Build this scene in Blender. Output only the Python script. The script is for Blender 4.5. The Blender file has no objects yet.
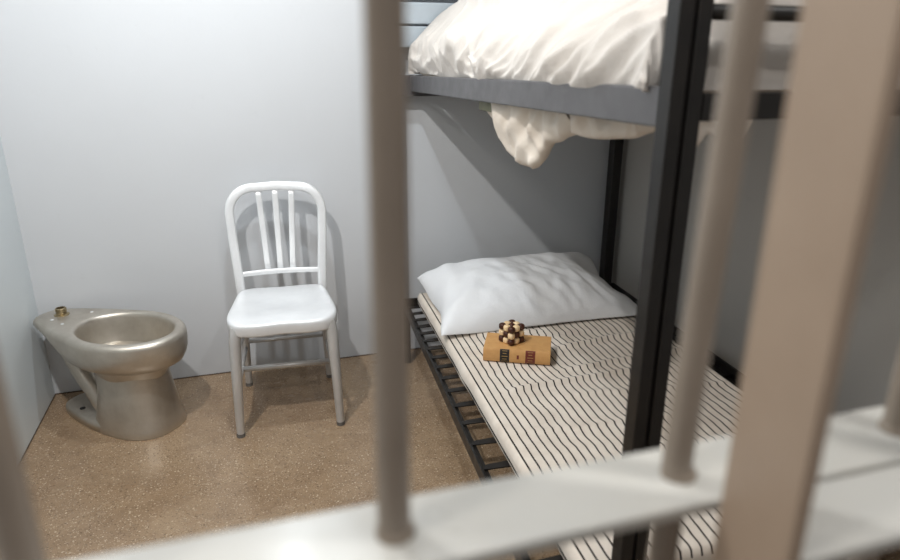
import bpy, bmesh, math, random
from mathutils import Vector, Matrix, noise
random.seed(7)
PI = math.pi
S = bpy.context.scene
COL = S.collection
R = math.radians

# ------------------------------------------------------------------ helpers
def obj(name, bm, mat, parent=None, smooth=True, bevel=0, subsurf=0, loc=None, rot=None, auto=None):
    me = bpy.data.meshes.new(name)
    bmesh.ops.recalc_face_normals(bm, faces=bm.faces[:])
    bm.to_mesh(me); bm.free()
    o = bpy.data.objects.new(name, me); COL.objects.link(o)
    mats = mat if isinstance(mat, (list, tuple)) else [mat]
    for m in mats: me.materials.append(m)
    for p in me.polygons: p.use_smooth = smooth
    if auto is not None:
        for e in edges_sharp(me, auto): pass
    if parent is not None: o.parent = parent
    if loc: o.location = loc
    if rot: o.rotation_euler = rot
    if bevel:
        b = o.modifiers.new('bevel', 'BEVEL'); b.width = bevel; b.segments = 3
        b.limit_method = 'ANGLE'; b.angle_limit = R(35)
        b.harden_normals = False
    if subsurf:
        s = o.modifiers.new('subsurf', 'SUBSURF'); s.levels = subsurf; s.render_levels = subsurf
    return o

def edges_sharp(me, ang):
    bm = bmesh.new(); bm.from_mesh(me)
    for e in bm.edges:
        if len(e.link_faces) == 2 and e.calc_face_angle() > R(ang): e.smooth = False
    bm.to_mesh(me); bm.free()
    return []

def tag(o, label, cat, group=None, kind=None):
    o['label'] = label; o['category'] = cat
    if group: o['group'] = group
    if kind: o['kind'] = kind
    return o

def thing(name, label, cat, loc=(0, 0, 0), rotz=0, group=None):
    o = bpy.data.objects.new(name, None); COL.objects.link(o)
    o.empty_display_size = .1
    o.location = loc; o.rotation_euler = (0, 0, rotz)
    return tag(o, label, cat, group)

def struct(name, bm, mat, **k):
    o = obj(name, bm, mat, smooth=False, **k); o['kind'] = 'structure'; return o

def box(bm, lo, hi, M=None):
    x0, y0, z0 = lo; x1, y1, z1 = hi
    v = [Vector(p) for p in ((x0,y0,z0),(x1,y0,z0),(x1,y1,z0),(x0,y1,z0),(x0,y0,z1),(x1,y0,z1),(x1,y1,z1),(x0,y1,z1))]
    if M is not None: v = [M @ p for p in v]
    v = [bm.verts.new(p) for p in v]
    for f in ((0,3,2,1),(4,5,6,7),(0,1,5,4),(1,2,6,5),(2,3,7,6),(3,0,4,7)): bm.faces.new([v[i] for i in f])
    return bm

def B(lo, hi, M=None): return box(bmesh.new(), lo, hi, M)

def loft(bm, rings, cap0=True, cap1=True):
    vs = [[bm.verts.new(p) for p in r] for r in rings]
    n = len(vs[0])
    for a, b in zip(vs[:-1], vs[1:]):
        for i in range(n):
            j = (i+1) % n
            bm.faces.new((a[i], a[j], b[j], b[i]))
    if cap0: bm.faces.new(vs[0][::-1])
    if cap1: bm.faces.new(vs[-1])
    return bm

def tube(bm, pts, rx, ry=None, n=16, up=(0, 0, 1), cap=True):
    """sweep an ellipse (rx sideways, ry along 'up') along pts; rx/ry scalars or lists"""
    pts = [Vector(p) for p in pts]; m = len(pts)
    rxs = rx if isinstance(rx, (list, tuple)) else [rx]*m
    ry = rx if ry is None else ry
    rys = ry if isinstance(ry, (list, tuple)) else [ry]*m
    up = Vector(up); rings = []
    for i, p in enumerate(pts):
        t = (pts[min(i+1, m-1)] - pts[max(i-1, 0)]).normalized()
        s = t.cross(up)
        if s.length < 1e-4: s = t.cross(Vector((0, 1, 0)))
        s.normalize(); u = s.cross(t).normalized()
        rings.append([p + s*rxs[i]*math.cos(2*PI*k/n) + u*rys[i]*math.sin(2*PI*k/n) for k in range(n)])
    return loft(bm, rings, cap, cap)

def T(pts, rx, ry=None, **k): return tube(bmesh.new(), pts, rx, ry, **k)

def cyl(bm, c, r, h, n=24, r2=None):
    r2 = r if r2 is None else r2
    return loft(bm, [[(c[0]+q*math.cos(2*PI*k/n), c[1]+q*math.sin(2*PI*k/n), c[2]+dz) for k in range(n)] for q, dz in ((r, 0), (r2, h))])

def spline(ctrl, n):
    """Catmull-Rom through ctrl"""
    P = [Vector(c) for c in ctrl]; P = [2*P[0]-P[1]] + P + [2*P[-1]-P[-2]]
    out = []
    segs = len(P)-3
    for s in range(segs):
        for k in range(n):
            t = k/n; a, b, c, d = P[s:s+4]
            out.append(.5*((2*b) + (c-a)*t + (2*a-5*b+4*c-d)*t*t + (3*b-a-3*c+d)*t**3))
    out.append(P[-2]); return out

def grid(bm, f, nu, nv, close_u=False):
    vs = [[bm.verts.new(f(u/nu, v/nv)) for v in range(nv+1)] for u in range(nu+(0 if close_u else 1))]
    N = len(vs)
    for i in range(nu):
        for j in range(nv):
            k = (i+1) % N
            bm.faces.new((vs[i][j], vs[k][j], vs[k][j+1], vs[i][j+1]))
    return bm

def nz(x, y, z=0): return noise.noise(Vector((x, y, z)))
def sm(a, b, x):
    t = max(0, min(1, (x-a)/(b-a))); return t*t*(3-2*t)

# ------------------------------------------------------------------ materials
class N:
    def __init__(s, name):
        s.m = bpy.data.materials.new(name); s.m.use_nodes = True
        s.t = s.m.node_tree; s.b = s.t.nodes['Principled BSDF']
    def n(s, typ, **k):
        d = s.t.nodes.new(typ)
        for a, v in k.items():
            if a in d.inputs: d.inputs[a].default_value = v
            else: setattr(d, a, v)
        return d
    def l(s, a, b): s.t.links.new(a, b)
    def coord(s, kind='Object'):
        return s.n('ShaderNodeTexCoord').outputs[kind]
    def noise(s, scale, detail=3, rough=.5, vec=None):
        d = s.n('ShaderNodeTexNoise'); d.inputs['Scale'].default_value = scale
        d.inputs['Detail'].default_value = detail; d.inputs['Roughness'].default_value = rough
        s.l(vec if vec is not None else s.coord(), d.inputs['Vector']); return d.outputs['Fac']
    def ramp(s, fac, stops):
        d = s.n('ShaderNodeValToRGB'); e = d.color_ramp.elements
        while len(e) < len(stops): e.new(.5)
        for q, (p, c) in zip(e, stops): q.position = p; q.color = c if len(c) == 4 else (*c, 1)
        s.l(fac, d.inputs['Fac']); return d.outputs['Color']
    def mix(s, fac, a, b, mode='MIX'):
        d = s.n('ShaderNodeMix', data_type='RGBA', blend_type=mode)
        for i, v in ((0, fac), (6, a), (7, b)):
            if hasattr(v, 'links') or hasattr(v, 'is_linked'): s.l(v, d.inputs[i])
            else: d.inputs[i].default_value = v if i == 0 else ((*v, 1) if len(v) == 3 else v)
        return d.outputs[2]
    def math(s, op, a, b=0.):
        d = s.n('ShaderNodeMath', operation=op)
        for i, v in ((0, a), (1, b)):
            if hasattr(v, 'is_linked'): s.l(v, d.inputs[i])
            else: d.inputs[i].default_value = v
        return d.outputs[0]
    def bump(s, h, strength=.1, dist=.01):
        d = s.n('ShaderNodeBump'); d.inputs['Strength'].default_value = strength; d.inputs['Distance'].default_value = dist
        s.l(h, d.inputs['Height']); s.l(d.outputs['Normal'], s.b.inputs['Normal'])
    def set(s, color=None, rough=None, metal=None, spec=None, sheen=None):
        for k, v in (('Base Color', color), ('Roughness', rough), ('Metallic', metal), ('Specular IOR Level', spec), ('Sheen Weight', sheen)):
            if v is None: continue
            if hasattr(v, 'is_linked'): s.l(v, s.b.inputs[k])
            else: s.b.inputs[k].default_value = (*v, 1) if (k == 'Base Color' and len(v) == 3) else v
        return s.m

def srgb(r, g, b):
    f = lambda c: (c/255/12.92 if c/255 <= .04045 else ((c/255+.055)/1.055)**2.4)
    return (f(r), f(g), f(b))

def paint(name, base, dirt, rough=.45, spots=0, bump=.05, spec=.4):
    m = N(name)
    a = m.noise(1.3, 4, .6); b = m.noise(9, 5, .65); c = m.noise(70, 3, .6)
    col = m.mix(m.math('MULTIPLY', a, .5), base, dirt)
    col = m.mix(m.ramp(b, [(.62, (0,0,0)), (.8, (.35,.35,.35))]), col, dirt)
    if spots:
        v = m.noise(23, 6, .8)
        col = m.mix(m.ramp(v, [(.70, (0,0,0)), (.74, (spots,)*3)]), col, (.1,.09,.08))
    m.bump(c, bump, .004)
    return m.set(col, rough, spec=spec)

M_wall = paint('wall_paint', srgb(206, 209, 213), srgb(192, 194, 197), .42, .35)
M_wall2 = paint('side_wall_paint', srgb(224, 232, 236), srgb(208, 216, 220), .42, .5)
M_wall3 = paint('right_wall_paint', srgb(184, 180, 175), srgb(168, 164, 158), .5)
M_ceil = paint('ceiling_paint', srgb(190, 188, 184), srgb(180, 178, 172), .8)

def floor_mat():
    m = N('polished_concrete')
    big = m.noise(2.1, 5, .6); mid = m.noise(11, 5, .6)
    col = m.mix(m.ramp(big, [(.35, (0,0,0)), (.7, (1,1,1))]), srgb(146, 122, 97), srgb(170, 146, 118))
    col = m.mix(m.ramp(mid, [(.45, (0,0,0)), (.75, (.45,)*3)]), col, srgb(120, 96, 74))
    v = m.n('ShaderNodeTexVoronoi', feature='F1'); v.inputs['Scale'].default_value = 95
    m.l(m.coord(), v.inputs['Vector'])
    sp = m.ramp(v.outputs['Distance'], [(.20, (1,1,1)), (.36, (0,0,0))])
    rnd = m.n('ShaderNodeSeparateColor'); m.l(v.outputs['Color'], rnd.inputs[0])
    k = m.math('MULTIPLY', sp, m.ramp(rnd.outputs[0], [(.72, (0,0,0)), (.82, (.65,)*3)]))
    col = m.mix(k, col, srgb(226, 208, 182))
    k2 = m.math('MULTIPLY', sp, m.ramp(rnd.outputs[1], [(.68, (0,0,0)), (.78, (.7,)*3)]))
    col = m.mix(k2, col, srgb(84, 66, 52))
    v2 = m.n('ShaderNodeTexVoronoi', feature='F1'); v2.inputs['Scale'].default_value = 210
    m.l(m.coord(), v2.inputs['Vector'])
    rn2 = m.n('ShaderNodeSeparateColor'); m.l(v2.outputs['Color'], rn2.inputs[0])
    sp2 = m.ramp(v2.outputs['Distance'], [(.28, (1,1,1)), (.5, (0,0,0))])
    col = m.mix(m.math('MULTIPLY', sp2, m.ramp(rn2.outputs[0], [(.55, (0,0,0)), (.85, (.62,)*3)])), col, srgb(214, 196, 170))
    col = m.mix(m.math('MULTIPLY', sp2, m.ramp(rn2.outputs[1], [(.50, (0,0,0)), (.8, (.6,)*3)])), col, srgb(88, 69, 53))
    fine = m.noise(260, 3, .7)
    col = m.mix(m.ramp(fine, [(.4, (0,0,0)), (.7, (.35,)*3)]), col, srgb(112, 90, 70))
    rg = m.ramp(m.noise(5, 4, .6), [(.3, (.17,)*3), (.75, (.34,)*3)])
    m.bump(mid, .03, .003)
    return m.set(col, rg, spec=.5)
M_floor = floor_mat()

def metal(name, base, rough, metal_=1., smudge=None, sc=6, dents=.02, spec=.5):
    m = N(name); a = m.noise(sc, 5, .65)
    smudge = smudge or tuple(c*.7 for c in base)
    col = m.mix(m.ramp(a, [(.35, (0,0,0)), (.72, (1,1,1))]), base, smudge)
    rg = m.ramp(m.noise(sc*2.3, 4, .6), [(.3, (max(.02, rough-.07),)*3), (.75, (rough+.1,)*3)])
    m.bump(m.noise(sc*4, 3), dents, .004)
    return m.set(col, rg, metal_, spec)
M_steel = metal('stainless_steel', srgb(206, 200, 190), .40, .85, srgb(182, 174, 163), 7)
M_brass = metal('brass', srgb(186, 170, 138), .38, 1, srgb(140, 124, 95), 30)
M_alu = metal('brushed_aluminium', srgb(236, 238, 240), .38, .3, srgb(222, 224, 227), 5, .01)
M_leg = metal('shaded_aluminium', srgb(206, 205, 204), .36, .45, srgb(190, 189, 188), 5, .01)  # same aluminium made greyer: shade on the legs put into the colour
M_bar = metal('bar_paint', srgb(150, 138, 126), .4, 0, srgb(134, 122, 110), 5, .03)
M_slab = metal('crossbar_paint', srgb(188, 188, 185), .3, 0, srgb(190, 188, 182), 5, .02, .6)
M_jamb = metal('jamb_paint', srgb(176, 156, 138), .42, 0, srgb(160, 140, 122), 3, .02)
M_black = metal('black_paint', srgb(21, 19, 18), .4, 0, srgb(33, 29, 26), 14, .03)
M_grey = metal('grey_paint', srgb(88, 87, 89), .42, 0, srgb(78, 77, 79), 8, .02)
M_slat = metal('pale_grey_paint', srgb(176, 186, 194), .4, 0, srgb(160, 168, 176), 6, .02)
M_olive = metal('olive_paint', srgb(120, 120, 96), .6, 0, None, 9)
M_rubber = metal('grey_rubber', srgb(112, 108, 104), .6, 0)
M_dark = metal('dark_inside', srgb(26, 24, 22), .7, 0)

def cloth(name, base, shade, fine=900, wr=14, wr_s=.25, rough=.85):
    m = N(name)
    a = m.noise(3, 4, .6)
    col = m.mix(m.ramp(a, [(.35, (0,0,0)), (.75, (1,1,1))]), base, shade)
    w = m.noise(wr, 6, .62); f = m.noise(fine, 2)
    h = m.math('ADD', w, m.math('MULTIPLY', f, .05))
    m.bump(h, wr_s, .02)
    return m.set(col, rough, sheen=.15, spec=.2)
M_sheet = cloth('white_sheet', srgb(208, 202, 196), srgb(198, 191, 184), wr=9, wr_s=.45)
M_tail = cloth('cream_sheet', srgb(226, 216, 204), srgb(216, 204, 190), wr=12, wr_s=.3)
M_pillow = cloth('pillowcase', srgb(230, 231, 233), srgb(222, 223, 226), wr=13, wr_s=.22)

def ticking():
    m = N('striped_ticking')
    co = m.coord('Object')
    sep = m.n('ShaderNodeSeparateXYZ'); m.l(co, sep.inputs[0])
    # stripes run along local y; small sideways wander where the cover is creased
    w1 = m.n('ShaderNodeTexNoise'); w1.inputs['Scale'].default_value = 2.6; w1.inputs['Detail'].default_value = 2
    mp = m.n('ShaderNodeMapping'); mp.inputs['Scale'].default_value = (1.0, 2.6, 1); m.l(co, mp.inputs['Vector']); m.l(mp.outputs[0], w1.inputs['Vector'])
    w2 = m.n('ShaderNodeTexNoise'); w2.inputs['Scale'].default_value = 9; w2.inputs['Detail'].default_value = 3
    mp2 = m.n('ShaderNodeMapping'); mp2.inputs['Scale'].default_value = (.5, 2.2, 1); m.l(co, mp2.inputs['Vector']); m.l(mp2.outputs[0], w2.inputs['Vector'])
    off = m.math('ADD', m.math('MULTIPLY', m.math('SUBTRACT', w1.outputs['Fac'], .5), .034),
                 m.math('MULTIPLY', m.math('SUBTRACT', w2.outputs['Fac'], .5), .004))
    k = m.math('MINIMUM', m.math('MAXIMUM', m.math('MULTIPLY', m.math('ADD', sep.outputs['X'], .447), 7.), 0.), 1.)
    x = m.math('ADD', sep.outputs['X'], m.math('MULTIPLY', off, k))
    fr = m.math('FRACT', m.math('DIVIDE', m.math('ADD', x, 5.0), .0275))
    d = m.math('ABSOLUTE', m.math('SUBTRACT', fr, .5))
    wob = m.noise(60, 3, .6)
    d = m.math('ADD', d, m.math('MULTIPLY', m.math('SUBTRACT', wob, .5), .015))
    mask = m.ramp(d, [(.080, (1,1,1)), (.108, (0,0,0))])
    weave = m.noise(14, 4, .6)
    base = m.mix(m.ramp(weave, [(.35, (0,0,0)), (.7, (1,1,1))]), srgb(226, 216, 204), srgb(212, 200, 187))
    col = m.mix(mask, base, srgb(38, 31, 30))
    m.bump(m.math('ADD', m.noise(16, 5, .6), m.math('MULTIPLY', m.noise(800, 2), .06)), .18, .02)
    return m.set(col, .9, sheen=.1, spec=.15)
M_tick = ticking()
M_tickside = cloth('plain_ticking_side', srgb(222, 212, 200), srgb(208, 197, 185))
M_bookcloth = metal('tan_book_cloth', srgb(206, 158, 100), .6, 0, srgb(192, 142, 86), 30, .04)
M_page = metal('paper_edges', srgb(226, 212, 184), .8, 0)
M_lab_k = metal('black_label', srgb(30, 28, 30), .5, 0)
M_lab_r = metal('red_label', srgb(122, 46, 34), .5, 0)
M_gold = metal('gold_print', srgb(196, 160, 96), .45, .3)
M_wdark = metal('dark_wood', srgb(78, 40, 24), .42, 0, srgb(58, 28, 17), 60, .03)
M_wlight = metal('pale_wood', srgb(244, 218, 178), .45, 0, srgb(222, 186, 138), 60, .03)

# ------------------------------------------------------------------ room
XL, XR, YB, ZC = -.89, 1.845, 3.004, 2.62
YF = -1.2
struct('floor', B((XL-.1, YF, -.1), (XR+.1, YB+.1, 0)), M_floor)
struct('ceiling', B((XL-.1, YF, ZC), (XR+.1, YB+.1, ZC+.1)), M_ceil)
struct('wall_back', B((XL-.1, YB, 0), (XR+.1, YB+.1, ZC)), M_wall)
struct('wall_left', B((XL-.1, .25, 0), (XL, YB, ZC)), M_wall2)
struct('wall_right', B((XR, .25, 0), (XR+.1, YB, ZC)), M_wall3)

M_seam = metal('dark_joint', srgb(92, 74, 60), .8, 0, srgb(60, 48, 40), 20)
struct('joint_seam_back', B((XL, YB-.003, 0), (XR, YB, .004)), M_seam)  # thin dark strips drawn for the floor joint line, no baseboard here
struct('joint_seam_left', B((XL, .25, 0), (XL+.003, YB-.003, .004)), M_seam)

# ------------------------------------------------------------------ cell front: bars
def run_bars(parent, xs, yc, z0, z1, zx, r, dz):
    for x in xs:
        b = obj('bar', T([(x, yc, z0), (x, yc, z1)], r, n=24), M_bar, parent, auto=50)
        col = bmesh.new()
        prof = [(r*1.02, 0), (r*1.16, .0015), (r*1.16, .004), (r*1.02, .006)]
        loft(col, [[(x+q*math.cos(2*PI*k/24), yc+q*math.sin(2*PI*k/24), zx+h) for k in range(24)] for q, h in prof])
        obj('weld_ring', col, M_bar, b, auto=50)

ZX = 1.11      # top of the crossbar seen in the picture
d = thing('cell_door', 'barred cell door with round bars, crossing in front of bunk and chair', 'door', (.08, .378, 0))
def loc(bm, o):   # world-space mesh into the frame of its thing
    bmesh.ops.transform(bm, matrix=(Matrix.Translation(o.location) @ o.rotation_euler.to_matrix().to_4x4()).inverted(), verts=bm.verts[:])
    return bm
door_x = [.0785 + .2315*k for k in range(-3, 6)]
door_x[2] += .006
door_x[4] += .002
for x in door_x:
    tl_ = .028 if abs(x-door_x[4]) < 1e-6 else .009 if abs(x-door_x[3]) < 1e-6 else 0
    b = obj('bar', loc(T([(x+tl_*(.06-1.22), .378, .06), (x+tl_*(2.12-1.22), .378, 2.12)], .0118, n=28), d), M_bar, d, auto=50)
    r = .0118
    ring = loft(bmesh.new(), [[(x+q*math.cos(2*PI*k/28), .378+q*math.sin(2*PI*k/28), ZX+h) for k in range(28)]
                              for q, h in ((r, 0), (r*1.2, 0), (r*1.2, .004), (r*1.04, .0065), (r, .0065))])
    obj('weld_ring', loc(ring, d), M_bar, b, auto=50)
for z in (.05, ZX, 2.13):
    obj('crossbar', loc(B((-.80, .341, z-.011), (1.80, .416, z)), d), M_slab, d, smooth=False, bevel=.0025)
f = thing('cell_frame', 'fixed barred frame with wide flat tan upright at right foreground', 'frame', (.33, .304, 0))
obj('jamb', loc(B((.319, .270, 0), (.331, .337, 2.25)), f), M_jamb, f, smooth=False, bevel=.002)
for z in (.05, ZX, 2.13):
    obj('crossbar', loc(B((.331, .270, z-.011), (1.80, .337, z)), f), M_slab, f, smooth=False, bevel=.0025)
for x in [.331+.2315*k for k in range(1, 6)]:
    obj('bar', loc(T([(x, .304, .05), (x, .304, 2.13)], .0118, n=24), f), M_bar, f, auto=50)
obj('top_rail', loc(B((.319, .270, 2.25), (1.84, .337, 2.262)), f), M_jamb, f, smooth=False, bevel=.002)

# ------------------------------------------------------------------ chair
ch = thing('chair', 'silver metal chair with three-slat back standing against the back wall', 'chair', (.1, 2.615, 0), R(-3.5))
def stile(s):
    return [(s*.181, .218, 0), (s*.176, .20, .25), (s*.170, .182, .43), (s*.176, .196, .55), (s*.186, .226, .68), (s*.192, .252, .79)]
def arch():
    L = stile(-1); Rr = stile(1)
    top = []
    for k in range(1, 8):
        a = PI - k*(PI/2)/8; top.append((-.103+.089*math.cos(a), .252+.02*k/8, 0.79+.103*math.sin(a)))
    top2 = [(-x, y, z) for x, y, z in top[::-1]]
    mid = [(-.103, .278, .893), (0, .283, .898), (.103, .278, .893)]
    return spline(L[2:5], 4)[:-1] + [Vector(L[4]), Vector(L[5])] + [Vector(p) for p in top+mid+top2] + [Vector(Rr[5]), Vector(Rr[4])] + spline(Rr[2:5][::-1], 4)[1:]
def flat_tube(bm, pts, w, t, n=20, nrm=(0, -1, .25)):
    # w: half width in the plane of the back, t: half thickness across it; squarish section
    pts = [Vector(p) for p in pts]; m = len(pts); nrm = Vector(nrm).normalized(); rings = []
    for i, p in enumerate(pts):
        tg = (pts[min(i+1, m-1)]-pts[max(i-1, 0)]).normalized()
        s = tg.cross(nrm).normalized(); u = s.cross(tg).normalized()
        ring = []
        for k in range(n):
            a = 2*PI*k/n; c, q = math.cos(a), math.sin(a)
            e = .55
            ring.append(p + s*w*math.copysign(abs(c)**e, c) + u*t*math.copysign(abs(q)**e, q))
        rings.append(ring)
    return loft(bm, rings)
bf = obj('back_frame', flat_tube(bmesh.new(), arch(), .0190, .011), M_alu, ch)
sl_top = [(-.069, .279, .885), (0, .281, .888), (.069, .279, .885)]
sl_bot = [(-.052, .199, .548), (0, .200, .550), (.052, .199, .548)]
for a, b in zip(sl_bot, sl_top):
    A, Bv = Vector(a), Vector(b); mid = (A+Bv)/2 + Vector((0, .014, 0))
    obj('back_slat', flat_tube(bmesh.new(), spline([A, mid, Bv], 6), .0125, .005), M_alu, ch)
obj('back_rail', flat_tube(bmesh.new(), spline([(-.172, .196, .536), (-.09, .198, .540), (0, .199, .542), (.09, .198, .540), (.172, .196, .536)], 4), .0115, .008), M_alu, ch)
def seat_outline(a):
    # rounded trapezoid: front wide, back narrower
    e = .36
    c, s = math.cos(a), math.sin(a)
    x = math.copysign(abs(c)**e, c); y = math.copysign(abs(s)**e, s)
    y0 = -.018 + .208*y
    w = .213 - .030*sm(-.22, .19, y0)
    return x*w, y0
def seat():
    bm = bmesh.new(); n = 72; rings = []
    def zt(x, y, q):
        dish = -.014*math.exp(-((x)/.15)**2 - ((y-.01)/.13)**2)
        saddle = .006*math.exp(-(x/.055)**2)*sm(-.05, -.22, y) - .012*sm(-.13, -.232, y)*(abs(x)/.2)**1.5*0
        return .476 + dish + saddle - .010*sm(-.15, -.226, y) + .004*sm(.0, .2, abs(x))
    for q in [0.02, .12, .25, .4, .55, .7, .82, .91, .965]:
        ring = []
        for k in range(n):
            x, y = seat_outline(2*PI*k/n); x *= q; y = -.018+(y+.018)*q
            ring.append((x, y, zt(x, y, q)))
        rings.append(ring)
    for q, dz in ((.988, -.003), (1.0, -.009), (1.003, -.018), (1.0, -.040), (.992, -.046), (.965, -.046), (.95, -.032), (.5, -.028), (.02, -.028)):
        ring = []
        for k in range(n):
            x, y = seat_outline(2*PI*k/n); x *= q; y = -.018+(y+.018)*q
            fr = sm(-.05, -.21, y)
            ring.append((x, y, zt(x, y, 1)*1 + dz*(.72+.35*fr) if q > .6 else .445))
        rings.append(ring)
    return loft(bm, rings)
obj('seat', seat(), M_alu, ch)
for s in (-1, 1):
    lg = obj('leg', T([(s*.174, -.186, .448), (s*.1825, -.197, .40), (s*.190, -.211, .2), (s*.195, -.217, .012)], [.0235, .0225, .019, .0155], [.0235, .0225, .019, .0155], n=20, up=(0, 1, 0)), M_leg, ch, auto=50)
    obj('foot_cap', T([(s*.195, -.217, .016), (s*.1955, -.217, 0)], .0165, n=20, up=(0, 1, 0)), M_rubber, lg, auto=50)
    lg = obj('leg', T([(s*.170, .180, .45), (s*.176, .20, .25), (s*.181, .217, .012)], [.019, .0175, .0145], [.016, .015, .013], n=20, up=(0, 1, 0)), M_leg, ch, auto=50)
    obj('foot_cap', T([(s*.181, .217, .016), (s*.1815, .217, 0)], .0152, n=20, up=(0, 1, 0)), M_rubber, lg, auto=50)
    for zf, zr in ((.345, .262), (.205, .195)):
        obj('stretcher', T([(s*.187, -.207, zf), (s*.176, .203, zr)], .0085, n=12), M_leg, ch)
obj('stretcher', T([(-.176, .203, .222), (.176, .203, .222)], .0085, n=12), M_leg, ch)
obj('stretcher', T([(-.183, -.03, .20), (.183, -.03, .20)], .0115, n=12), M_leg, ch)

# ------------------------------------------------------------------ toilet
# local: +x runs from the wall end to the front of the bowl
tl = thing('toilet', 'stainless steel toilet without seat in the corner left of the chair', 'toilet', (-.848, 2.926, 0), R(-38))
ZR = .415
def out_pt(k, n, inset=0.):
    """outline of rim + deck: bowl ellipse joined by tangents to a narrow back edge"""
    cx, a, b = .436, .250-inset, .190-inset
    P = []
    # half outline from tip to back on +y side, sampled by parameter t in 0..1
    def half(t):
        if t < .62:
            th = t/.62*R(112)
            return (cx+a*math.cos(th), b*math.sin(th)*(1.0))
        th = R(112); x0, y0 = cx+a*math.cos(th), b*math.sin(th)
        x1, y1 = .010+inset, .062-inset*.5
        u = (t-.62)/.38
        if u < .8:
            u /= .8; return (x0+(x1-x0)*u, y0+(y1-y0)*u + .012*math.sin(PI*u))
        u = (u-.8)/.2; return (x1-.012*math.sin(u*PI/2), y1*(1-u))
    t = k/n*2
    if t <= 1: x, y = half(t); return x, y
    x, y = half(2-t); return x, -y
def hole_pt(k, n, q=1.):
    t = k/n*2
    cx, a, b = .439, .200*q, .150*q
    # match the same angular progress as the outline
    def half(t):
        th = t*PI
        return cx+a*math.cos(th), b*math.sin(th)
    if t <= 1: return half(t)
    x, y = half(2-t); return x, -y
NT = 96
def lerp(p, q, t): return (p[0]+(q[0]-p[0])*t, p[1]+(q[1]-p[1])*t)
def ring_o(inset, z): return [(*out_pt(k, NT, inset), z) for k in range(NT)]
def ring_h(q, z): return [(*hole_pt(k, NT, q), z) for k in range(NT)]
def ped_pt(k, cx, a, b, e=.8):
    th = 2*PI*k/NT; c, s = math.cos(th), math.sin(th)
    return cx+a*math.copysign(abs(c)**e, c), b*math.copysign(abs(s)**e, s)
def shell():
    bm = bmesh.new()
    rings = []
    # inside of the bowl, from the drain up
    for q, z in ((.10, .13), (.35, .14), (.62, .19), (.82, .26), (.93, .33), (.975, .375), (.985, .395)):
        rings.append(ring_h(q, z))
    # rim roll
    rings.append(ring_h(1.0, ZR-.012)); rings.append(ring_h(1.015, ZR-.004)); rings.append(ring_h(1.05, ZR))
    inner = ring_h(1.075, ZR+.001); outer = ring_o(.018, ZR+.001)
    rings.append(inner)
    mix1 = [tuple(a+(b-a)*.5 for a, b in zip(p, q)) for p, q in zip(inner, outer)]
    rings.append(mix1); rings.append(outer)
    rings.append(ring_o(.010, ZR-.002)); rings.append(ring_o(.002, ZR-.010)); rings.append(ring_o(0, ZR-.022))
    # apron: deep around the bowl, thin along the deck
    def apron(t):
        r = []
        for k in range(NT):
            x, y = out_pt(k, NT, 0)
            deep = sm(.10, .30, x)
            ins = (.0, .002, .009, .020, .036)[t]; dz = (.05, .075, .098, .118, .128)[t]
            dzl = (.026, .032, .036, .038, .039)[t]
            x, y = out_pt(k, NT, ins*(.35+.65*deep))
            z = ZR - (dzl+(dz-dzl)*deep)
            r.append((x, y, z))
        return r
    for t in range(5): rings.append(apron(t))
    return loft(bm, rings, True, True)
obj('bowl', shell(), M_steel, tl)
def pedestal():
    rings = []
    for z, cx, a, b in ((.300, .430, .150, .112), (.285, .434, .146, .110), (.25, .440, .142, .109), (.20, .444, .143, .112), (.14, .446, .150, .118),
                        (.08, .446, .162, .127), (.03, .444, .174, .136), (.006, .444, .178, .140), (0, .444, .177, .139)):
        rings.append([(*ped_pt(k, cx, a, b), z) for k in range(NT)])
    return loft(bmesh.new(), rings)
obj('pedestal', pedestal(), M_steel, tl)
def foot_plate():
    rings = []
    def pt(k, ins):
        t = 2*PI*k/NT; c, s = math.cos(t), math.sin(t)
        x = .285+(.212-ins)*math.copysign(abs(c)**.7, c)
        w = (.085 + .05*sm(.08, .40, x)) - ins
        return x, w*math.copysign(abs(s)**.6, s)
    for ins, z in ((0, 0), (0, .022), (.003, .032), (.010, .038), (.03, .040)):
        rings.append([(*pt(k, ins), z) for k in range(NT)])
    return loft(bmesh.new(), rings)
fp = obj('foot_plate', foot_plate(), M_steel, tl)
for y in (-.062, .062): obj('bolt_slot', cyl(bmesh.new(), (.20, y, .0395), .011, .0025), M_dark, fp, auto=40)
obj('trapway', T(spline([(.105, -.030, .385), (.15, -.042, .32), (.215, -.052, .22), (.28, -.056, .13), (.33, -.056, .05), (.345, -.056, .03)], 6), .034, .034, n=24, up=(0, 1, 0)), M_steel, tl)
sp = bmesh.new()
prof = [(.036, 0), (.036, .006), (.030, .010), (.024, .011), (.024, .024)] 
for i in range(4): prof += [(.0262, .026+.006*i), (.0262, .028+.006*i), (.0242, .030+.006*i)]
prof += [(.0225, .050), (.019, .050), (.018, .02)]
loft(sp, [[(.095+.8*q*math.cos(2*PI*k/28), .008+.8*q*math.sin(2*PI*k/28), ZR+.62*h) for k in range(28)] for q, h in prof])
obj('inlet_spud', sp, M_brass, tl, auto=45)
for x, y in ((.185, -.066), (.185, .074), (.11, -.05)):
    obj('bolt_hole', cyl(bmesh.new(), (x, y, ZR), .0065, .002, 16), M_alu, tl, auto=45)

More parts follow.
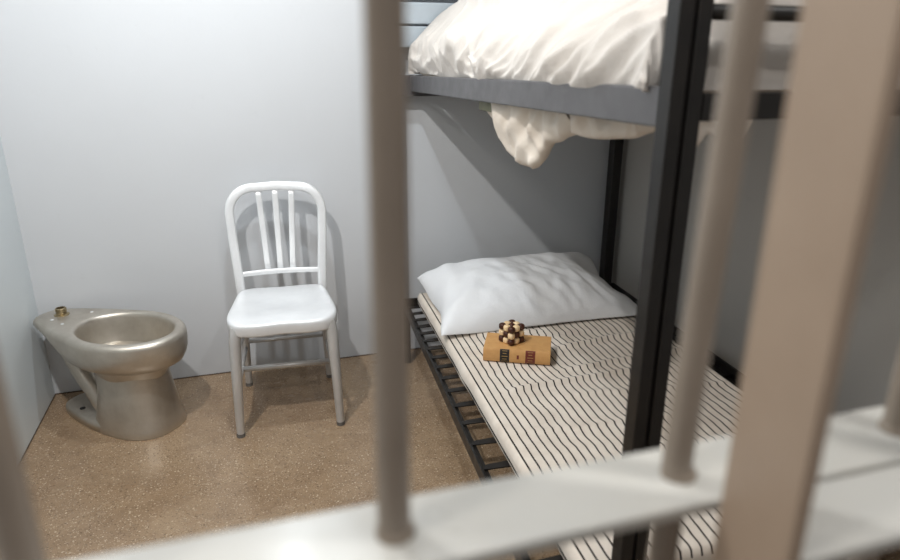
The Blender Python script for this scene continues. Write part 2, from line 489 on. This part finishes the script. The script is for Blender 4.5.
# ------------------------------------------------------------------ bunk bed
bk = thing('bunk_bed', 'tall black steel bunk frame with grey upper rail at the right of the cell', 'bed', (1.24, 1.95, 0))
BX0, BX1, BY0, BY1 = .692, 1.785, .955, 2.935
def post(x, y, w, h, groove=False):
    bm = bmesh.new()
    if groove:
        box(bm, (x-w/2, y-.018, 0), (x-.004, y+.018, h)); box(bm, (x+.004, y-.018, 0), (x+w/2, y+.018, h)); box(bm, (x-.006, y-.010, 0), (x+.006, y+.016, h))
    else: box(bm, (x-w/2, y-w/2, 0), (x+w/2, y+w/2, h))
    return bm
HP = 1.86
for x, y, w, g in ((BX0, BY0, .062, True), (BX1, BY0, .05, False), (.640, BY1, .046, False), (BX1, BY1, .050, False)):
    p = obj('post', loc(post(x, y, w, HP, g), bk), M_black, bk, smooth=False, bevel=.003)
    obj('post_cap', loc(B((x-w/2-.002, y-.026, HP), (x+w/2+.002, y+.026, HP+.012)), bk), M_black, p, smooth=False, bevel=.004)
def rail(x0, x1, ya, yb, za, zb, h, dx=0):
    bm = bmesh.new(); n = 24; rings = []; X0, X1 = x0, x1
    for i in range(n+1):
        t = i/n; y = ya+(yb-ya)*t; z = za+(zb-za)*t; x0 = X0+dx*t; x1 = X1+dx*t
        rings.append([(x0, y, z), (x1, y, z), (x1, y, z+h), (x0, y, z+h)])
    return loft(bm, rings)
obj('side_rail', loc(rail(.664, .691, BY0+.018, BY1-.023, 1.316, 1.278, .066, .06), bk), M_grey, bk, smooth=False, bevel=.004)
obj('side_rail', loc(rail(1.772, 1.798, BY0+.024, BY1-.025, 1.316, 1.278, .066), bk), M_grey, bk, smooth=False, bevel=.004)
obj('foot_rail', loc(B((BX0+.036, BY0-.014, 1.327), (BX1-.025, BY0+.012, 1.372)), bk), M_black, bk, smooth=False, bevel=.003)
obj('foot_tube', loc(T([(BX0+.03, BY0, 1.496), (BX1-.02, BY0, 1.496)], .0125, n=16), bk), M_black, bk)
obj('foot_tube', loc(T([(BX0+.03, BY0, 1.80), (BX1-.02, BY0, 1.80)], .0125, n=16), bk), M_black, bk)
obj('head_rail', loc(B((.663, BY1-.012, 1.255), (BX1-.025, BY1+.012, 1.345)), bk), M_grey, bk, smooth=False, bevel=.003)
for z0, z1 in ((1.458, 1.545), (1.553, 1.640), (1.66, 1.75)):
    obj('head_slat', loc(B((.663, BY1-.010, z0), (BX1-.025, BY1+.012, z1)), bk), M_slat, bk, smooth=False, bevel=.006)
for i in range(12):
    y = 1.13+.15*i; z = 1.316-.038*(y-1.0)/1.93
    obj('deck_slat', loc(B((.722+.06*(y-1.0)/1.93, y, z+.004), (1.772, y+.05, z+.016)), bk), M_olive, bk, smooth=False, bevel=.002)
for y in (1.96,):
    obj('deck_bracket', loc(B((.724, y-.10, 1.266), (.744, y+.06, 1.322)), bk), M_olive, bk, smooth=False, bevel=.003)

# ------------------------------------------------------------------ upper mattress and sheet
def rounded_slab(lo, hi, r, nx, ny, f=None):
    bm = bmesh.new(); box(bm, lo, hi); return bm
mz = 1.338
um = obj('mattress', B((.745, 1.03, mz), (1.75, 2.88, mz+.155)), M_tail, None, bevel=.04)
tag(um, 'thin mattress of the upper bunk, hidden under the rumpled white sheet', 'mattress')

def sheet_pt(u, v):
    # u: foot (0) to head (1); v: left hem (0) over the top to right hem (1)
    y = 1.018 + 1.885*u
    prof = [(-.030, 1.352), (-.044, 1.375), (-.050, 1.41), (-.042, 1.455), (-.010, 1.50), (.045, 1.55), (.12, 1.61), (.22, 1.655), (.36, 1.68), (.535, 1.69)]
    w = v if v <= .5 else 1-v
    t = w*2*(len(prof)-1); i = min(int(t), len(prof)-2); fq = t-i
    pts = [prof[max(i-1, 0)], prof[i], prof[i+1], prof[min(i+2, len(prof)-1)]]
    def cr(a, b, c, e): return .5*(2*b+(c-a)*fq+(2*a-5*b+4*c-e)*fq*fq+(3*b-a-3*c+e)*fq**3)
    px = cr(*[p[0] for p in pts]); pz = cr(*[p[1] for p in pts])
    s = 2*w         # 0 hem .. 1 ridge
    side = 1 if v <= .5 else -1
    # lower towards the foot, heaped near the head
    hump = .90 + .16*sm(.30, .62, u)
    hump *= 1-.13*sm(.84, 1, u)
    pz = 1.352 + (pz-1.352)*hump
    yy = 1.885*u; h = s*.42
    foot = 1-sm(.40, .66, u)
    def ridge(x, y, k): return 1-abs(nz(x, y, k))*2.2
    # diagonal folds towards the foot: long along d, narrow across a
    a = h*.80 + yy*.60; dd = h*.60 - yy*.80
    fold = .75*ridge(a*8.5+.8*nz(dd*3, a*4, 2), dd*1.6, 11) + .35*ridge(a*17, dd*3.2, 5) + .12*ridge(a*34, dd*7, 8)
    disp = .044*foot*(fold-.6)*sm(.0, .14, s)
    # vertical gathers at the head corner
    hd = sm(.74, .90, u)*(1-sm(.40, .60, s))
    disp += .016*hd*(ridge(yy*19+.6*nz(h*8, yy*5, 3), h*3.2, 4)-.5)*sm(0, .10, s)
    # smooth billows, crumples near the hem and a long fold in the middle
    mid = sm(.36, .55, u)
    disp += .026*nz(u*3.5+2, s*2.5, 7) + .008*ridge(yy*5+nz(h*6, yy*6, 1), h*6, 9)*mid
    cr = mid*math.exp(-((s-.22)/.16)**2)
    disp += cr*.024*(ridge(yy*9+1.2*nz(yy*7, h*9, 6), h*11, 13)-.5)
    disp += .034*math.exp(-((s-.64-.06*(u-.6)-.02*math.sin(u*9))/.03)**2)*sm(.45, .55, u)*(1-sm(.8, .9, u))
    disp += .042*math.exp(-((s-.34)/.12)**2 - ((u-.66)/.07)**2)
    hem = -.016*math.exp(-((u-.49)/.04)**2)*(1-sm(0, .2, s)) + .004*math.sin(u*23+1.3*math.sin(u*11))*(1-sm(0, .16, s))
    ny = Vector((-1, 0, .75)).normalized() if s < .55 else Vector((-.5, 0, .9)).normalized()
    k = 1-sm(.62, 1, s)*.6
    ex = px + ny.x*disp*k*(1-sm(.75, 1, s)); ez = pz + ny.z*disp*k + hem
    xl = .712 + .062*u; q = (1.762-xl)/2/.535
    x = xl + ex*q if side > 0 else 1.762 - ex*q
    # round the ends
    end = sm(0, .045, u)*sm(1, .972, u)
    zb = 1.352+.5*hem
    ez = zb + (ez-zb)*(.12+.88*end**.6) if False else ez
    return Vector((x, y, ez))
def sheet():
    bm = bmesh.new(); nu, nv = 240, 150
    vs = [[bm.verts.new(sheet_pt(i/nu, j/nv)) for j in range(nv+1)] for i in range(nu+1)]
    for i in range(nu):
        for j in range(nv): bm.faces.new((vs[i][j], vs[i+1][j], vs[i+1][j+1], vs[i][j+1]))
    # end aprons: the cloth falls over the foot and the head end
    for side, row, dy in ((0, vs[0], -1), (1, vs[-1], 1)):
        prev = row
        for k in range(1, 15):
            t = k/14; cur = []
            for j, v0 in enumerate(row):
                p = v0.co; bulge = .03*math.sin(t*PI*.75)
                zb = 1.372 if side == 0 else 1.35
                z = p.z + (min(p.z, zb)-p.z)*t
                # pull slanted corners in
                x = p.x + .0*t
                y = p.y + dy*(bulge*.5 - .004*t) + .006*math.sin(j*.55+2*nz(j*.1, t))*t*(1-t)*2
                cur.append(bm.verts.new((x, y, z)))
            for j in range(len(row)-1): bm.faces.new((prev[j], prev[j+1], cur[j+1], cur[j]))
            prev = cur
    bmesh.ops.remove_doubles(bm, verts=bm.verts[:], dist=1e-5)
    return bm
sh = obj('bed_sheet', sheet(), M_sheet, None, subsurf=0)
tag(sh, 'rumpled white sheet heaped over the upper bunk mattress', 'sheet')

# loose cloth hanging down behind the rail
def tail(hem, top, xin, yfun, seed, mat, par, depth=.05, pleat=26):
    """pouch of cloth: front sheet down to the hem curve and a back sheet up again"""
    H = spline(hem, 8)
    def f(u, v):
        t = u*(len(H)-1); i = min(int(t), len(H)-2); q = H[i].lerp(H[i+1], t-i)   # (along, z)
        a, zb = q.x, q.z
        fr = abs(2*v-1)        # 1 at the tops, 0 at the bottom fold
        z = zb + (top-zb)*fr
        sgn = 1 if v < .5 else -1
        thick = depth*(1-fr**3)*.0 + depth*math.sqrt(max(0, 1-(1-fr)**2))
        q2 = a*.75+z*.66; w = .012*(1-abs(nz(a*pleat*.5+nz(z*9, a*5, seed), z*3.5, seed))*2.4) + .012*nz(a*9, z*9, seed) + .012*(1-abs(nz(q2*15, (a-z)*4, seed+3))*2.4)
        return yfun(a, z, sgn*thick*.5 + w*(1 if sgn > 0 else .7))
    bm = grid(bmesh.new(), f, 120, 40)
    return obj('sheet_tail', bm, mat, par)
hemA = [(1.985, 0, 1.30), (1.975, 0, 1.245), (1.93, 0, 1.20), (1.87, 0, 1.163), (1.81, 0, 1.138), (1.74, 0, 1.128), (1.665, 0, 1.134), (1.62, 0, 1.160), (1.585, 0, 1.205), (1.52, 0, 1.225), (1.45, 0, 1.250), (1.435, 0, 1.258)]
tail([(a, 0, z) for a, _, z in hemA], 1.345, 0, lambda a, z, w: Vector((.775 - w + .02*(1.3-z), a, z)), 2, M_tail, sh, .07)
hemB = [(1.44, 0, 1.252), (1.40, 0, 1.249), (1.33, 0, 1.252), (1.25, 0, 1.262), (1.18, 0, 1.272), (1.13, 0, 1.288), (1.09, 0, 1.30)]
tail(hemB, 1.345, 0, lambda a, z, w: Vector((.772 - w, a, z)), 5, M_tail, sh, .05, 18)
hemC = [(.735, 0, 1.305), (.755, 0, 1.275), (.78, 0, 1.262), (.80, 0, 1.29), (.83, 0, 1.278), (.862, 0, 1.255), (.885, 0, 1.285), (.90, 0, 1.318)]
tail(hemC, 1.345, 0, lambda a, z, w: Vector((a+.035, 1.055 + w*.6, z)), 8, M_tail, sh, .04, 30)

# ------------------------------------------------------------------ lower bed (cot)
RC = R(-4.3)
ct = thing('cot', 'low dark metal bed frame with link slats under the striped mattress', 'bed', (1.142, 1.93, 0), RC)
W2, L2, ZK, LF = .545, .915, .326, .955
for s in (-1, 1):
    bm = bmesh.new()
    # angle iron: upright flange and ledge
    box(bm, (s*W2-.004, -LF, ZK-.042), (s*W2+.004, L2, ZK)); box(bm, (min(s*W2, s*(W2-.030)), -LF, ZK-.042), (max(s*W2, s*(W2-.030)), L2, ZK-.036))
    obj('side_rail', bm, M_black, ct, smooth=False, bevel=.0015)
    e = bmesh.new(); ye = L2 if s > 0 else -LF; box(e, (-W2+.004, ye-.004, ZK-.042), (W2-.004, ye+.004, ZK))
    obj('end_rail', e, M_black, ct, smooth=False, bevel=.0015)
    for t in (-1, 1):
        lg = bmesh.new(); x, y = s*(W2-.012), (L2-.016 if t > 0 else -LF+.016)
        box(lg, (x-.016, y-.016, 0), (x+.016, y+.016, ZK-.036))
        obj('leg', lg, M_black, ct, smooth=False, bevel=.003)
ys, y = [], L2-.05
while y > -LF+.05:
    ys.append(y); y -= .078 + .055*sm(.6, -.5, y)
for y in ys:
    bm = bmesh.new(); sag = -.006
    pts = [(-W2+.004, ZK-.034), (-W2+.035, ZK-.030), (-.40, ZK-.026), (.40, ZK-.026), (W2-.035, ZK-.030), (W2-.004, ZK-.034)]
    rings = []
    for x, z in pts:
        hw = .017 if abs(x) < W2-.045 else (.012 if abs(x) < W2-.02 else .006)
        rings.append([(x, y-hw, z), (x, y+hw, z), (x, y+hw, z+.004), (x, y-hw, z+.004)])
    loft(bm, rings)
    sl = obj('slat', bm, M_black, ct, smooth=False)

# striped mattress (local frame = cot frame)
ZM = .310
def matt_bm():
    bm = bmesh.new(); nu, nv = 110, 230
    X0, X1, Y0, Y1, h = -.466, .412, -.948, .885, .060
    r = .020
    def f(u, v):
        # superelliptic pillow section: top grid, folding over the sides
        x = X0+(X1-X0)*u; y = Y0+(Y1-Y0)*v
        ex = min(x-X0, X1-x); ey = min(y-Y0, Y1-y)
        drop = 0
        for e in (ex, ey):
            if e < r: drop = max(drop, r-math.sqrt(max(0, r*r-(r-e)**2)))
        cre = 0
        for y0, xa, xb, hh in ((.165, -.05, .42, .0075), (-.02, -.12, .42, .0065), (-.10, -.36, .2, .0070), (-.24, -.2, .42, .004), (.30, -.40, -.05, .005), (-.42, -.42, .1, .003), (-.56, -.1, .42, .004)):
            t = y - y0 - .10*(x-.1)*(1 if hh > .006 else -.6) - .012*nz(x*9, y0*20, 3)
            cre += 1.9*hh*(math.exp(-(t/.022)**2) if t > 0 else math.exp(-(t/.007)**2))*sm(xa-.08, xa+.08, x)*sm(xb+.03, xb-.06, x)
        wr = cre + .0018*nz(x*5, y*14, 4) + .004*nz(x*3+5, y*6, 9) + .0025*abs(math.sin(y*31+4*nz(x*3, y*2)))*nz(x*2, y*3, 2)
        return Vector((x + .004*nz(x*2, y*7, 1)*(0 if ex > .02 else 1), y, ZM+h-drop+wr*min(1, e/.05 if False else min(ex, ey)/.05)))
    top = [[bm.verts.new(f(i/nu, j/nv)) for j in range(nv+1)] for i in range(nu+1)]
    for i in range(nu):
        for j in range(nv): bm.faces.new((top[i][j], top[i+1][j], top[i+1][j+1], top[i][j+1]))
    loop = [top[i][0] for i in range(nu+1)] + [top[nu][j] for j in range(1, nv+1)] + [top[i][nv] for i in range(nu-1, -1, -1)] + [top[0][j] for j in range(nv-1, 0, -1)]
    prev = loop
    for dz in (ZM+.02, ZM+.006, ZM):
        cur = [bm.verts.new((v.co.x*(1 if dz > ZM else .99), v.co.y*(1 if dz > ZM else .99), dz)) for v in loop]
        for k in range(len(loop)):
            q = (k+1) % len(loop); bm.faces.new((prev[k], prev[q], cur[q], cur[k])).material_index = 1
        prev = cur
    bm.faces.new(prev[::-1])
    return bm
mt = obj('mattress', matt_bm(), [M_tick, M_tickside], None, loc=(1.142, 1.93, 0), rot=(0, 0, R(-3.3)))
tag(mt, 'cream mattress with thin dark stripes on the lower bed', 'mattress')

loop_z, xa, xb, ya, yb = ZM+.018, -.4665, .4125, -.9485, .8855
pp = [(xa, ya), (xb, ya), (xb, yb), (xa, yb)]
for k in range(4):
    a, b = pp[k], pp[(k+1) % 4]
    obj('piping', T([(*a, loop_z), (*b, loop_z)], .0024, n=8), M_dark, mt)['label'] = 'dark piping along the mattress edge'

# pillow
def pillow_bm():
    bm = bmesh.new(); n1, n2 = 110, 80
    W, D, H = .444, .283, .166
    def base(a, b):
        # a,b in -1..1 ; corners pulled out, edges slightly bowed in
        x = a*W*(1-.035*(1-abs(a)**2)*0 - .04*(1-b*b)*abs(a)**6*0 - .045*(abs(a)**3)*(1-b*b))
        y = b*D*(1-.07*(abs(b)**3)*(1-a*a))
        x -= .04*sm(.3, 1, -a)*sm(.1, 1, -b)
        return x, y
    def hgt(a, b):
        p = max(0, (1-abs(a)**3.4))**.52 * max(0, (1-abs(b)**2.9))**.58
        return p*(1-.42*sm(.35, 1, a)*(1-.5*sm(.3, 1, b)))
    def top(a, b):
        x, y = base(a, b); p = hgt(a, b)
        z = H*p*(1+.10*b)
        fw = sm(.95, -.6, b)
        cr = .010*math.exp(-((a-.15)/.45)**2)*(math.sin(34*(a+.25*b)+5*nz(a*3, b*2))*.5+nz(a*14, b*4, 3))*fw
        cr += .008*nz(a*3, b*3, 6) + .006*math.sin(18*a-7*b+4*nz(a*2, b*2, 8))*sm(.3, .9, abs(a))
        cr += .016*(.55-abs(nz(a*5.5+b*2.2+.4*nz(a*4, b*4, 2), b*1.1-a*.4, 21))*2)*math.exp(-((a-.1)/.5)**2)*sm(.7, .1, b) 
        z += cr*p**.5
        # back edge lifted by the wall side of the frame
        z += .05*sm(.2, 1, b)*(.6+.4*abs(a)) + .012*sm(-.6, -1, a)*1 + .035*sm(.45, .85, a)*sm(.3, .9, b)
        return x, y, z
    def bot(a, b):
        x, y = base(a, b); p = hgt(a, b)
        z = -.012*p*0 + .05*sm(.2, 1, b)*(.6+.4*abs(a))*(1-p) + .012*sm(-.6, -1, a)*(1-p)
        return x, y, z
    def warp(t):   # denser near the edges
        t = 2*t-1; return math.sin(t*PI/2)
    T1 = [[None]*(n2+1) for _ in range(n1+1)]; T2 = [[None]*(n2+1) for _ in range(n1+1)]
    for i in range(n1+1):
        for j in range(n2+1):
            a, b = warp(i/n1), warp(j/n2)
            T1[i][j] = bm.verts.new(top(a, b))
            edge = i in (0, n1) or j in (0, n2)
            T2[i][j] = T1[i][j] if edge else bm.verts.new(bot(a, b))
    for i in range(n1):
        for j in range(n2):
            bm.faces.new((T1[i][j], T1[i+1][j], T1[i+1][j+1], T1[i][j+1]))
            q = (T2[i][j], T2[i][j+1], T2[i+1][j+1], T2[i+1][j])
            if len(set(q)) == 4: bm.faces.new(q)
    return bm
pl = obj('pillow', pillow_bm(), M_pillow, None, loc=(1.163, 2.540, .381), rot=(0, 0, R(-.8)))
tag(pl, 'white pillow lying at the head of the striped mattress', 'pillow')

# book
bo = thing('book', 'thick tan book with black and red spine labels lying on the striped mattress', 'book', (.905, 2.052, .3735), R(-26.6))
BL, BD, BH = .121, .066, .052
def cover(z): return B((-BL, -BD+.004, z), (BL, BD+.012, z+.004))
bd = obj('cover', box(cover(0), (-BL, -BD+.004, BH-.004), (BL, BD+.012, BH)), M_bookcloth, bo, smooth=False, bevel=.0015)
def spine():
    rings = []
    for x in (-BL, BL):
        r = []
        for k in range(9):
            a = -PI/2 + PI*k/8
            r.append((x, -BD+.006-.007*math.cos(a), BH/2+(BH/2)*math.sin(a)))
        for k in range(8, -1, -1):
            a = -PI/2 + PI*k/8
            r.append((x, -BD+.010-.005*math.cos(a), BH/2+(BH/2-.004)*math.sin(a)))
        rings.append(r)
    return loft(bmesh.new(), rings)
spn = obj('spine', spine(), M_bookcloth, bo, smooth=False, bevel=.0008)
obj('page_block', B((-BL+.005, -BD+.009, .004), (BL-.005, BD+.007, BH-.004)), M_page, bo, smooth=False)
def spine_patch(x0, x1, a0, a1, off):
    def f(u, v):
        a = a0+(a1-a0)*v; x = x0+(x1-x0)*u
        return Vector((x, -BD+.006-(.007+off)*math.cos(a), BH/2+(BH/2+off)*math.sin(a)))
    return grid(bmesh.new(), f, 6, 14)
for nm, x0, x1, m in (('black_label', -.060, -.026, M_lab_k), ('red_label', .032, .067, M_lab_r)):
    lb = obj(nm, spine_patch(x0, x1, -1.35, 1.25, .0006), m, spn)
    lb['label'] = 'black spine label' if 'black' in nm else 'red spine label'
    for k in range(5):
        a = -.9+.42*k; w = (.9, .6, .8, .5, .7)[k]*(x1-x0)*.40; c = (x0+x1)/2
        obj('print_line', spine_patch(c-w, c+w, a, a+.09, .0010), M_gold, lb)
em = bmesh.new()
obj('ornament', spine_patch(.001, .009, -.35, .25, .0006), M_lab_r, spn)

# checkered wooden cube puzzle
pz = thing('cube_puzzle', 'small brown and cream checkered wooden cube puzzle on top of the tan book', 'puzzle', (.886, 2.070, .3735+BH+.0005), R(21.5))
e = .0240
for i in range(3):
    for j in range(3):
        for k in range(3):
            bm = bmesh.new(); c = (e*(i-1), e*(j-1), e*(k+.5)); h = e*.5-.0002
            box(bm, (c[0]-h, c[1]-h, c[2]-h), (c[0]+h, c[1]+h, c[2]+h))
            o = obj('cubelet', bm, M_wdark if (i+j+k) % 2 == 0 else M_wlight, pz, bevel=.0078)
            o['label'] = 'dark brown cubelet' if (i+j+k) % 2 == 0 else 'cream cubelet'

# ------------------------------------------------------------------ light
def area(name, loc_, size, power, col, target, shape='DISK', spread=180):
    L = bpy.data.lights.new(name, 'AREA'); L.shape = shape; L.size = size; L.energy = power; L.color = col; L.spread = R(spread)
    o = bpy.data.objects.new(name, L); COL.objects.link(o); o.location = loc_
    o.rotation_euler = (Vector(target)-Vector(loc_)).to_track_quat('-Z', 'Y').to_euler()
    return o
area('overhead_light', (-.50, 1.30, 2.58), .06, 25, (1, .975, .94), (-.1, 2.7, .4))
area('overhead_light', (.10, 2.10, 2.58), .07, 12, (.88, .95, 1), (.05, 2.5, .3))
area('overhead_light', (.75, .10, 2.56), .1, 9, (1, .97, .93), (.9, .9, 1.2))  # unseen fill light added to brighten the sheet at the bunk's foot
area('corridor_lamp', (.22, .27, 2.56), .2, 6, (.96, .985, 1), (.2, .32, 0))
area('corridor_lamp', (-.95, .02, 2.5), .2, 6.5, (1, .93, .84), (.4, .45, 1.4))
w = bpy.data.worlds.new('world'); S.world = w; w.use_nodes = True
w.node_tree.nodes['Background'].inputs['Color'].default_value = (.86, .84, .82, 1)
w.node_tree.nodes['Background'].inputs['Strength'].default_value = .27

# ------------------------------------------------------------------ camera
def cam_axes(pitch, yaw, roll):
    p, y, r = R(pitch), R(yaw), R(roll)
    fw = Vector((math.sin(y)*math.cos(p), math.cos(y)*math.cos(p), -math.sin(p)))
    rt = Vector((math.cos(y), -math.sin(y), 0)); up = rt.cross(fw)
    return rt*math.cos(r)+up*math.sin(r), up*math.cos(r)-rt*math.sin(r), fw
rt, up, fw = cam_axes(18.85, 17.37, .21)
cd = bpy.data.cameras.new('camera'); cam = bpy.data.objects.new('camera', cd); COL.objects.link(cam)
m4 = Matrix((rt, up, -fw)).transposed().to_4x4(); m4.translation = Vector((0, 0, 1.43)); cam.matrix_world = m4
cd.sensor_width = 36; cd.lens = 660/900*36; cd.clip_start = .01
cd.dof.use_dof = True; cd.dof.focus_distance = 2.35; cd.dof.aperture_fstop = 2.3
S.camera = cam
S.view_settings.view_transform = 'Standard'; S.view_settings.look = 'None'
S.view_settings.exposure = .2; S.view_settings.gamma = 1; S.view_settings.use_curve_mapping = False
